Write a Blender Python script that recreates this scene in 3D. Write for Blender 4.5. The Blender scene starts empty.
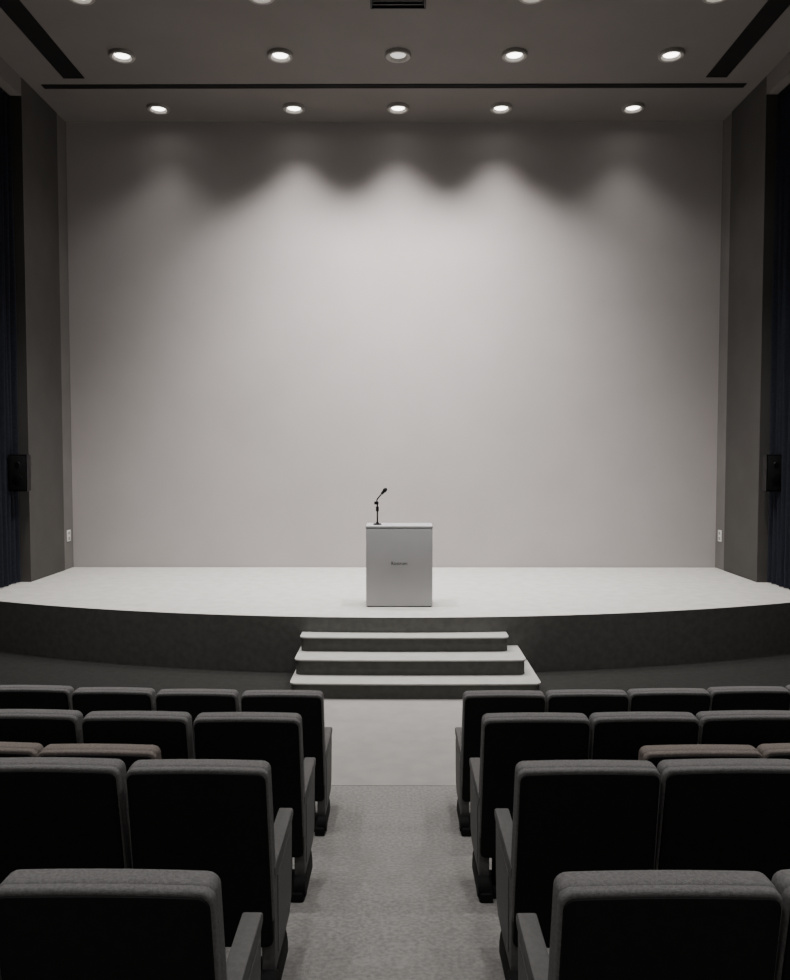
import bpy, bmesh, math
from mathutils import Vector, Matrix
S=bpy.context.scene
COL=S.collection

# ------------------------------------------------ materials
def mat(name, c1, c2=None, rough=0.8, nscale=8.0, bump=0.0, bscale=200.0, metal=0.0, emis=None, estr=0.0, spec=0.3, detail=4.0):
    m=bpy.data.materials.new(name); m.use_nodes=True
    nt=m.node_tree; b=nt.nodes['Principled BSDF']
    b.inputs['Roughness'].default_value=rough
    b.inputs['Metallic'].default_value=metal
    b.inputs['Specular IOR Level'].default_value=spec
    tc=nt.nodes.new('ShaderNodeTexCoord')
    if c2 is None: c2=tuple(c*0.88 for c in c1)
    n=nt.nodes.new('ShaderNodeTexNoise'); n.inputs['Scale'].default_value=nscale; n.inputs['Detail'].default_value=detail
    nt.links.new(tc.outputs['Object'],n.inputs['Vector'])
    r=nt.nodes.new('ShaderNodeValToRGB')
    r.color_ramp.elements[0].position=0.35; r.color_ramp.elements[1].position=0.65
    r.color_ramp.elements[0].color=(*c2,1); r.color_ramp.elements[1].color=(*c1,1)
    nt.links.new(n.outputs['Fac'],r.inputs['Fac']); nt.links.new(r.outputs['Color'],b.inputs['Base Color'])
    if bump>0:
        n2=nt.nodes.new('ShaderNodeTexNoise'); n2.inputs['Scale'].default_value=bscale; n2.inputs['Detail'].default_value=3
        nt.links.new(tc.outputs['Object'],n2.inputs['Vector'])
        bp=nt.nodes.new('ShaderNodeBump'); bp.inputs['Strength'].default_value=bump; bp.inputs['Distance'].default_value=0.01
        nt.links.new(n2.outputs['Fac'],bp.inputs['Height']); nt.links.new(bp.outputs['Normal'],b.inputs['Normal'])
    if emis:
        b.inputs['Emission Color'].default_value=(*emis,1); b.inputs['Emission Strength'].default_value=estr
    return m
M_wall=mat('plaster_back_wall',(0.455,0.424,0.418),(0.433,0.402,0.396),0.9,1.3,0.05,60)
M_side=mat('dark_side_wall',(0.075,0.071,0.067),(0.067,0.063,0.059),0.85,2,0.05,60)
M_strip=mat('return_wall_lit',(0.18,0.17,0.162),None,0.85,2)  # lighter than the wing wall: light falling on the return put into its colour
M_ceil=mat('ceiling_paint',(0.18,0.165,0.155),(0.17,0.155,0.145),0.9,1.5)
M_slot=mat('slot_black',(0.004,0.004,0.004),None,0.8)
M_stage=mat('stage_floor_paint',(0.63,0.62,0.585),(0.55,0.54,0.505),0.7,6,0.08,40,detail=8)
M_tread=mat('step_tread_paint',(0.47,0.465,0.44),(0.42,0.415,0.39),0.75,6,0.08,40,detail=8)
M_riser=mat('step_riser_carpet',(0.11,0.11,0.104),(0.09,0.09,0.085),0.95,14,0.3,150)
M_fascia=mat('stage_fascia_carpet',(0.17,0.17,0.16),(0.14,0.14,0.132),0.95,14,0.3,150)
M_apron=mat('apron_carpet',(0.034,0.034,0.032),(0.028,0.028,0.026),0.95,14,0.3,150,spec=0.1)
M_concrete=mat('front_floor',(0.36,0.35,0.332),(0.32,0.31,0.295),0.85,5,0.1,120,detail=8)
M_carpet=mat('aisle_carpet',(0.33,0.325,0.31),(0.24,0.235,0.225),0.95,45,0.5,180,detail=8)
M_shell=mat('chair_shell_black',(0.012,0.012,0.012),(0.010,0.010,0.010),0.75,30,0.1,300,spec=0.15)
M_fabric=mat('chair_fabric_grey',(0.23,0.227,0.225),(0.165,0.163,0.161),0.95,120,0.5,420,spec=0.1)
M_brown=mat('chair_fabric_brown',(0.26,0.226,0.205),(0.19,0.165,0.15),0.95,120,0.5,420,spec=0.1)
M_arm=mat('armrest_plastic',(0.13,0.13,0.127),(0.11,0.11,0.107),0.6,60,0.1,300)
M_white=mat('podium_laminate',(0.48,0.48,0.49),(0.46,0.46,0.47),0.45,3)
M_ink=mat('podium_lettering',(0.04,0.04,0.04),None,0.6)
M_black=mat('black_metal',(0.015,0.015,0.016),None,0.4,20,metal=0.6)
M_trim=mat('downlight_trim',(0.35,0.33,0.31),None,0.5,20)
M_lamp=mat('downlight_lens',(0.8,0.8,0.8),None,0.5,20,emis=(1.0,0.96,0.9),estr=9)
M_lampdim=mat('downlight_lens_dim',(0.8,0.8,0.8),None,0.5,20,emis=(1.0,0.96,0.9),estr=0.8)
M_curt=mat('curtain_navy',(0.045,0.05,0.070),(0.035,0.038,0.056),0.9,30,0.2,200)
M_outlet=mat('outlet_plastic',(0.8,0.8,0.78),None,0.4)

# ------------------------------------------------ mesh helpers
def finish(bm,name,mats,smooth=True,link=True):
    bmesh.ops.recalc_face_normals(bm,faces=bm.faces)
    me=bpy.data.meshes.new(name); bm.to_mesh(me); bm.free()
    for m in mats: me.materials.append(m)
    if smooth:
        for p in me.polygons: p.use_smooth=True
        me.set_sharp_from_angle(angle=math.radians(35))
    if not link: return me
    o=bpy.data.objects.new(name,me); COL.objects.link(o); return o
def merge(dst,src):
    me=bpy.data.meshes.new('tmp'); src.to_mesh(me); src.free(); dst.from_mesh(me); bpy.data.meshes.remove(me)
def box(bm,x0,x1,y0,y1,z0,z1,mi=0,bev=0.0,seg=2):
    b=bmesh.new(); bmesh.ops.create_cube(b,size=1)
    for v in b.verts:
        v.co=Vector(((x0+x1)/2+v.co.x*(x1-x0),(y0+y1)/2+v.co.y*(y1-y0),(z0+z1)/2+v.co.z*(z1-z0)))
    if bev>0: bmesh.ops.bevel(b,geom=b.edges[:],offset=bev,segments=seg,profile=0.5,affect='EDGES')
    for f in b.faces: f.material_index=mi
    merge(bm,b)
def prism(bm,pts,axis,a0,a1,mi=0,bev=0.0,seg=3,fn=None):
    b=bmesh.new()
    def mk(p,a):
        if axis=='Y': return (p[0],a,p[1])
        if axis=='Z': return (p[0],p[1],a)
        return (a,p[0],p[1])
    A=[b.verts.new(mk(p,a0)) for p in pts]; B=[b.verts.new(mk(p,a1)) for p in pts]
    n=len(pts); fa=b.faces.new(A); fb=b.faces.new(B[::-1])
    for i in range(n): b.faces.new((A[i],B[i],B[(i+1)%n],A[(i+1)%n]))
    bmesh.ops.recalc_face_normals(b,faces=b.faces)
    if bev>0: bmesh.ops.bevel(b,geom=list(set(fa.edges[:]+fb.edges[:])),offset=bev,segments=seg,profile=0.5,affect='EDGES')
    if fn:
        for v in b.verts: v.co=Vector(fn(v.co))
    for f in b.faces: f.material_index=mi
    merge(bm,b)
def cyl(bm,c,r,h,mi=0,seg=32,r2=None,rot=None):
    b=bmesh.new(); bmesh.ops.create_cone(b,cap_ends=True,segments=seg,radius1=r,radius2=r if r2 is None else r2,depth=h)
    M=Matrix.Translation(c)
    if rot is not None: M=M@rot
    b.transform(M)
    for f in b.faces: f.material_index=mi
    merge(bm,b)
def rr(x0,x1,z0,z1,rt,rb,crown=0.0):
    pts=[]
    def arc(cx,cz,r,a0,a1,n=5):
        for i in range(n+1):
            a=math.radians(a0+(a1-a0)*i/n); pts.append((cx+r*math.cos(a),cz+r*math.sin(a)))
    arc(x1-rt,z1-rt,rt,0,90)
    if crown:
        n=8
        for i in range(1,n):
            t=i/n; pts.append((x1-rt+(x0-x1+2*rt)*t, z1+crown*4*t*(1-t)))
    arc(x0+rt,z1-rt,rt,90,180)
    arc(x0+rb,z0+rb,rb,180,270); arc(x1-rb,z0+rb,rb,270,360)
    return pts

EYE=2.58
HC=8.09      # ceiling height
HS=0.68      # stage height
YB=13.5      # back wall
WX=5.95      # side walls
# ------------------------------------------------ room shell
def simple(name,m,*boxes,bev=0):
    bm=bmesh.new()
    for b in boxes: box(bm,*b,0,bev)
    return finish(bm,name,[m],smooth=False)
OFF={-1:0.0,1:-0.14}   # the opening is a little narrower on the right
simple('wall_back',M_wall,(-5.51,5.37,YB,YB+0.2,0,HC))
simple('wall_left',M_side,(-WX-0.2,-WX,-4,YB+0.2,0,HC))
simple('wall_right',M_side,(WX,WX+0.2,-4,YB+0.2,0,HC))
simple('wall_rear',M_side,(-WX-0.2,WX+0.2,-4.2,-4,0,HC))
simple('ceiling',M_ceil,(-WX-0.2,WX+0.2,-4.2,YB+0.2,HC,HC+0.2))
for s,n in((-1,'left'),(1,'right')):
    k=OFF[s]
    a,b=sorted((s*5.51+k,s*WX)); c,d=sorted((s*5.50+k,s*WX))
    simple('wall_return_'+n,M_strip,(a,b,13.12,YB,HS,HC))
    simple('wall_wing_'+n,M_side,(c,d,11.9,13.12,HS,HC))
    e,f=sorted((s*5.50+k,s*(WX-0.001)))
    simple('ceiling_soffit_'+n,M_ceil,(e,f,-3.999,11.899,HC-0.27,HC-0.001))
# floor with rake
prof=[(9.6,0),(6.15,0),(5.15,0.0),(4.1,0.25),(3.05,0.40),(1.9,0.55),(0,0.80),(-4,1.3)]
bm=bmesh.new()
full=[(YB,0)]+prof
rows=[(bm.verts.new((-WX,y,z)),bm.verts.new((WX,y,z))) for y,z in full]
low=[(bm.verts.new((-WX,y,-0.2)),bm.verts.new((WX,y,-0.2))) for y,z in full]
for i in range(len(full)-1):
    f=bm.faces.new((rows[i][0],rows[i][1],rows[i+1][1],rows[i+1][0])); f.material_index=0 if full[i+1][0]>=6.15 else 1
    bm.faces.new((low[i][0],low[i+1][0],low[i+1][1],low[i][1]))
    for k in(0,1): bm.faces.new((rows[i][k],rows[i+1][k],low[i+1][k],low[i][k]))
for i in (0,-1): bm.faces.new((rows[i][0],rows[i][1],low[i][1],low[i][0]))
finish(bm,'floor',[M_concrete,M_carpet],smooth=False)
simple('trim_1',M_concrete,(-WX,WX,6.14,6.155,-0.01,0.003))

# ------------------------------------------------ stage
R=13.6; YE=9.30
SX=WX-0.02
def edge_y(x): return YE+R-math.sqrt(R*R-x*x)
N=64
pts=[(-SX,YB-0.01)]+[(-SX+2*SX*i/N,edge_y(-SX+2*SX*i/N)) for i in range(N+1)]+[(SX,YB-0.01)]
bm=bmesh.new()
prism(bm,pts,'Z',0.0,HS-0.002,0)
for f in bm.faces:
    f.material_index=0 if abs(f.calc_center_median().z-(HS-0.002))<1e-3 else 1
finish(bm,'stage',[M_stage,M_fascia],smooth=True)
# dark curved carpet apron round the foot of the stage
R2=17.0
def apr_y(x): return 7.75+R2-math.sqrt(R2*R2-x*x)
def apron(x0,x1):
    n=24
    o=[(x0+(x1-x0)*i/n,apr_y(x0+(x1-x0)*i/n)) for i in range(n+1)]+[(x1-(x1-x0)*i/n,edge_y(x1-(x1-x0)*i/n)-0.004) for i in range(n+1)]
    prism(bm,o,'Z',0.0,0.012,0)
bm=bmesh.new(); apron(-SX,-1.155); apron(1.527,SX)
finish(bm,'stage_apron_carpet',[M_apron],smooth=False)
bm=bmesh.new()
for (xl,xr,y0,z1) in((-1.14,1.51,8.36,0.165),(-1.13,1.40,8.68,0.335),(-1.115,1.26,9.05,0.50)):
    def outline(g):
        o=[]; n=16; r=0.07; l=xl-g; q=xr+g
        o.append((l,y0+r+0.02-g))
        for i in range(1,5):
            a=math.pi+ (math.pi/2)*i/4; o.append((l+r+r*math.cos(a),y0+r+0.02-g+r*math.sin(a)))
        for i in range(1,n):
            t=i/n; o.append((l+r+(q-l-2*r)*t, y0+0.02-g-0.021*4*t*(1-t)))
        for i in range(0,5):
            a=1.5*math.pi+(math.pi/2)*i/4; o.append((q-r+r*math.cos(a),y0+r+0.02-g+r*math.sin(a)))
        for i in range(n+1):
            x=q+(l-q)*i/n; o.append((x,edge_y(x)-0.004))
        return o
    prism(bm,outline(0),'Z',0 if z1<0.2 else z1-0.17,z1-0.015,1)
    prism(bm,outline(0.012),'Z',z1-0.015,z1,0)
finish(bm,'stage_steps',[M_tread,M_riser],smooth=True)

# ------------------------------------------------ ceiling details
def slot(x0,x1,y0,y1):
    bm=bmesh.new()
    box(bm,x0,x1,y0,y1,HC-0.006,HC+0.01,0)
    t=0.012
    for a in((x0-t,x0,y0-t,y1+t),(x1,x1+t,y0-t,y1+t),(x0,x1,y0-t,y0),(x0,x1,y1,y1+t)):
        box(bm,*a,HC-0.010,HC+0.01,1)
    finish(bm,'ceiling_slot',[M_slot,M_slot],smooth=False)
slot(-5.3,5.16,12.15,12.25)
slot(-4.88,-4.60,3,11.92); slot(4.50,4.78,3,11.92)
bm=bmesh.new()
box(bm,-0.32,0.32,9.35,10.06,HC-0.012,HC+0.01,0)
for i in range(8): box(bm,-0.30,0.30,9.42+i*0.08,9.44+i*0.08,HC-0.03,HC-0.01,1)
for a in((-0.34,-0.32,9.33,10.08),(0.32,0.34,9.33,10.08),(-0.34,0.34,9.33,9.35),(-0.34,0.34,10.06,10.08)): box(bm,*a,HC-0.035,HC+0.01,1)
finish(bm,'ceiling_vent',[M_slot,M_black],smooth=False)

# downlights
def dl_mesh(dim):
    bm=bmesh.new(); n=40
    prof=[(0.175,0.0),(0.175,-0.03),(0.165,-0.045),(0.130,-0.045),(0.105,-0.012)]
    rings=[[bm.verts.new((r*math.cos(2*math.pi*i/n),r*math.sin(2*math.pi*i/n),z)) for i in range(n)] for r,z in prof]
    for a,b in zip(rings,rings[1:]):
        for i in range(n): bm.faces.new((a[i],a[(i+1)%n],b[(i+1)%n],b[i]))
    f=bm.faces.new(rings[-1]); f.material_index=1
    return finish(bm,'recessed_downlight',[M_trim,M_lampdim if dim else M_lamp],True,False)
D_on=dl_mesh(False); D_dim=dl_mesh(True)
def downlight(x,y,power,cone=80,blend=0.9,tilt=0,dim=False,color=(1.0,0.965,0.945),soft=0.1):
    o=bpy.data.objects.new('recessed_downlight',D_dim if dim else D_on); COL.objects.link(o); o.location=(x,y,HC)
    if power>0:
        L=bpy.data.lights.new('lamp','SPOT'); L.energy=power; L.spot_size=math.radians(cone); L.spot_blend=blend
        L.shadow_soft_size=soft; L.color=color
        lo=bpy.data.objects.new('lamp',L); COL.objects.link(lo); lo.parent=o; lo.location=(0,0,-0.16)
        lo.rotation_euler=(math.radians(tilt),0,0)
for x,p in((-3.8,40),(-1.65,185),(0,190),(1.63,185),(3.72,52)): downlight(x,12.93,p,cone=96,blend=1.0,tilt=-2,soft=0.2)
for x,p in((-3.8,100),(-1.62,780),(0,1150),(1.6,780),(3.75,120)): downlight(x,11.25,p,cone=102,blend=1.0,tilt=22,dim=(x==0),soft=0.2)
for x,p,t in((-3.8,850,-4),(-1.64,950,14),(1.6,950,14),(3.8,850,-4)): downlight(x,9.8,p,cone=92,blend=1.0,tilt=t,soft=0.2)
for y,p in((7.6,250),(4.6,260),(1.4,230),(-1.6,150)):
    for x in(-3.8,-1.3,1.3,3.8): downlight(x,y,p,cone=90,blend=1.0)

# ------------------------------------------------ curtains, speakers, outlets
for s in(-1,1):
    k0=OFF[s]
    bm=bmesh.new(); n=160; y0,y1=10.75,11.86
    cols=[]
    for i in range(n+1):
        t=i/n; y=y0+(y1-y0)*t
        x=s*(5.70+0.07*math.sin(t*2*math.pi*9)+0.015*math.sin(t*37))+k0
        cols.append([bm.verts.new((x*(1+0.002*math.sin(k*1.3+t*20)),y,HS+0.01+(HC-0.32-HS)*k/6)) for k in range(7)])
    for a,b in zip(cols,cols[1:]):
        for k in range(6): bm.faces.new((a[k],b[k],b[k+1],a[k+1]))
    bmesh.ops.solidify(bm,geom=bm.faces[:],thickness=0.012)
    box(bm,*sorted((s*5.66+k0,s*5.74+k0)),y0-0.05,y1+0.02,HC-0.32,HC-0.275,1)
    finish(bm,'stage_curtain',[M_curt,M_black])
    bm=bmesh.new()
    zc=2.32
    o=[(-0.15,0),(0.15,0),(0.10,0.22),(-0.10,0.22)]
    X=s*5.50+k0*0.4
    prism(bm,[(X+p[0]*0.9,11.55+p[1]) for p in o],'Z',zc-0.27,zc+0.27,0,0.012,2)
    box(bm,X-0.115,X+0.115,11.542,11.552,zc-0.245,zc+0.245,1,0.004)
    for r,dz in((0.09,-0.1),(0.045,0.12)):
        cyl(bm,(X,11.54,zc+dz),r,0.012,0,28,r*0.8,Matrix.Rotation(math.radians(90),4,'X'))
    box(bm,X-0.02,X+0.02,11.76,11.90,zc-0.04,zc+0.04,0)
    box(bm,*sorted((X-s*0.03,s*5.56+k0)),11.885,11.899,zc-0.10,zc+0.10,0)
    finish(bm,'wall_speaker',[M_black,M_slot])
    bm=bmesh.new()
    box(bm,*sorted((s*5.498+k0,s*5.509+k0)),13.24,13.38,1.14,1.33,0,0.004)
    for dz in(-0.045,0.045): box(bm,*sorted((s*5.494+k0,s*5.50+k0)),13.28,13.34,1.235+dz-0.025,1.235+dz+0.025,1,0.002)
    finish(bm,'wall_outlet',[M_outlet,M_trim])

# ------------------------------------------------ podium
pod=bpy.data.objects.new('podium',None); COL.objects.link(pod); pod.location=(0.016,9.94,HS)
def child(bm,name,mats,parent,smooth=True):
    o=finish(bm,name,mats,smooth); o.parent=parent; return o
bm=bmesh.new()
box(bm,-0.416,0.416,0,0.46,0.012,0.985,0,0.006,2)
child(bm,'body',[M_white],pod)
bm=bmesh.new(); box(bm,-0.40,0.40,0.012,0.445,0,0.014,0); child(bm,'plinth',[M_ink],pod)
bm=bmesh.new(); box(bm,-0.419,0.419,-0.003,0.464,0.987,1.016,0,0.004,2); child(bm,'top',[M_white],pod)
tx=bpy.data.curves.new('lettering','FONT'); tx.body='Rostrum'; tx.size=0.058; tx.extrude=0.001; tx.align_x='CENTER'; tx.offset=0.0003
to=bpy.data.objects.new('lettering',tx); COL.objects.link(to); to.parent=pod; to.location=(0,-0.001,0.53); to.rotation_euler=(math.pi/2,0,0)
tx.materials.append(M_ink)
# microphone
mic=bpy.data.objects.new('desk_microphone',None); COL.objects.link(mic); mic.location=(-0.262,10.14,HS+1.017)
bm=bmesh.new(); cyl(bm,(0,0,0.008),0.055,0.016,0,32,0.048); cyl(bm,(0,0,0.022),0.018,0.02,0); child(bm,'base',[M_black],mic)
bm=bmesh.new(); cyl(bm,(0,0,0.15),0.010,0.27,0,16); child(bm,'stem',[M_black],mic)
bm=bmesh.new(); cyl(bm,(0,0,0.20),0.02,0.06,0,16); box(bm,-0.04,0.016,-0.014,0.014,0.255,0.295,0,0.004); child(bm,'clamp',[M_black],mic)
def tube(name,pts,r,parent):
    c=bpy.data.curves.new(name,'CURVE'); c.dimensions='3D'; c.bevel_depth=r; c.bevel_resolution=4
    sp=c.splines.new('BEZIER'); sp.bezier_points.add(len(pts)-1)
    for b,p in zip(sp.bezier_points,pts): b.co=p; b.handle_left_type=b.handle_right_type='AUTO'
    c.materials.append(M_black); o=bpy.data.objects.new(name,c); COL.objects.link(o); o.parent=parent
tube('gooseneck',[(0,0,0.27),(-0.005,0,0.31),(0.02,0,0.35),(0.05,0,0.385)],0.009,mic)
bm=bmesh.new(); rot=Matrix.Rotation(math.radians(40),4,'Y')
cyl(bm,(0.072,0,0.41),0.015,0.06,0,20,0.022,rot)
b=bmesh.new(); bmesh.ops.create_uvsphere(b,u_segments=20,v_segments=12,radius=0.027); b.transform(Matrix.Translation((0.095,0,0.437))@rot@Matrix.Diagonal((1,1,1.35,1))); merge(bm,b)
child(bm,'capsule',[M_black],mic)

# ------------------------------------------------ chairs
def chair_mesh(H,fab,arm_side,end):
    """origin: floor under top rear edge of the back, faces +Y. arm_side +1/-1 in x."""
    bm=bmesh.new(); hw=0.275
    LEAN=0.17
    def lean(co): 
        k=1+0.03*max(0,(H-co.z))
        return (co.x*k,co.y+(H-co.z)*LEAN,co.z)
    prism(bm,rr(-hw,hw,0.34,H-0.004,0.035,0.03,0.004),'Y',0.020,0.105,0,0.022,4,lean)
    prism(bm,rr(-hw,hw,0.30,H-0.010,0.035,0.03,0.004),'Y',0.0,0.045,0,0.012,3,lean)
    prism(bm,rr(-hw+0.008,hw-0.008,0.20,H-0.026,0.032,0.03,0.004),'Y',-0.008,0.03,1,0.006,2,lean)
    sx0,sx1=(-0.25,0.205) if arm_side>0 else (-0.205,0.25)
    def sl(co): return (co.x,co.y+(0.8-co.z)*0.06+0.0,co.z)
    prism(bm,rr(sx0,sx1,0.36,min(0.80,H-0.1),0.04,0.04),'Y',0.225,0.33,0,0.03,3,sl)
    prism(bm,rr(sx0+0.02,sx1-0.02,0.38,min(0.78,H-0.12),0.03,0.03),'Y',0.32,0.345,1,0.006,2,sl)
    box(bm,-0.24,0.24,0.19,0.25,0.33,0.38,1,0.008)
    for x in(-0.17,0.17):
        box(bm,x-0.025,x+0.025,0.17,0.27,0.02,0.36,1,0.006)
        box(bm,x-0.04,x+0.04,0.10,0.34,-0.05,0.03,1,0.006)
    a0,a1=sorted((arm_side*0.217,arm_side*0.283))
    L=0.64 if end else 0.42
    prism(bm,[(0.14,0.475),(L-0.03,0.50),(L,0.515),(L,0.54),(L-0.02,0.552),(0.12,0.532)],'X',a0,a1,2,0.008,2)
    if end:
        i0,i1=sorted((arm_side*0.223,arm_side*0.279))
        o=[(0.14,0.50),(L-0.015,0.52),(L-0.03,0.30),(L-0.05,0.15),(L-0.12,0.10),(0.26,0.08),(0.14,0.08)]
        prism(bm,o,'X',i0,i1,2,0.008,2)
        j=arm_side*0.279
        prism(bm,[(0.20,0.46),(L-0.05,0.48),(L-0.065,0.30),(L-0.09,0.19),(0.29,0.14),(0.20,0.14)],'X',*sorted((j,j+arm_side*0.003)),3)
        prism(bm,[(0.10,0.10),(0.42,0.10),(0.46,0.03),(0.46,-0.03),(0.04,-0.03),(0.04,0.05)],'X',*sorted((arm_side*0.215,arm_side*0.283)),1,0.012,2)
        cyl(bm,(arm_side*0.262,0.10,0.065),0.052,0.06,1,24,None,Matrix.Rotation(math.radians(90),4,'Y'))
    else:
        box(bm,*sorted((arm_side*0.235,arm_side*0.265)),0.20,0.27,0.34,0.50,1,0.004)
    return finish(bm,'auditorium_chair',[fab,M_shell,M_arm,M_arm],True,False)
cache={}
def chair(x,y,z,side,end,H=1.0,fab=M_fabric,rz=0):
    key=(H,fab.name,side,end)
    if key not in cache: cache[key]=chair_mesh(H,fab,side,end)
    o=bpy.data.objects.new('auditorium_chair',cache[key]); COL.objects.link(o)
    o.location=(x,y,z); o.rotation_euler=(0,0,rz)
rowsd=[(5.26,-0.50,0.435,0.0,0.99),(4.01,-0.495,0.43,0.25,0.995),(3.0,-0.495,0.456,0.40,0.985),(1.90,-0.448,0.392,0.55,0.975)]
for (D,xl,xr,z,H) in rowsd:
    for s,xe,P,n in((-1,xl,0.58,9),(1,xr,0.563,9)):
        for i in range(n):
            x=xe+s*(0.28+P*i)
            y=D+(0.019 if D>5 else 0.014)*x*x
            chair(x,y,z,-s,i==0,H,rz=0.014*x)
for s,xe,P in((-1,-1.115,0.56),(1,1.13,0.56)):
    for i in range(7):
        x=xe+s*(0.275+P*i); y=3.58+0.014*x*x
        chair(x,y,0.315,-s,False,H=0.912,fab=M_brown,rz=0.014*x)

# ------------------------------------------------ world + camera
w=bpy.data.worlds.new('World'); S.world=w; w.use_nodes=True
w.node_tree.nodes['Background'].inputs['Color'].default_value=(0.02,0.02,0.022,1)
cam=bpy.data.cameras.new('camera'); co=bpy.data.objects.new('camera',cam); COL.objects.link(co)
cam.sensor_fit='HORIZONTAL'; cam.sensor_width=36; cam.lens=36*800/790
cam.clip_start=0.05
co.location=(0,0,EYE); co.rotation_euler=(math.radians(90-2.5),0,3/800)
S.camera=co
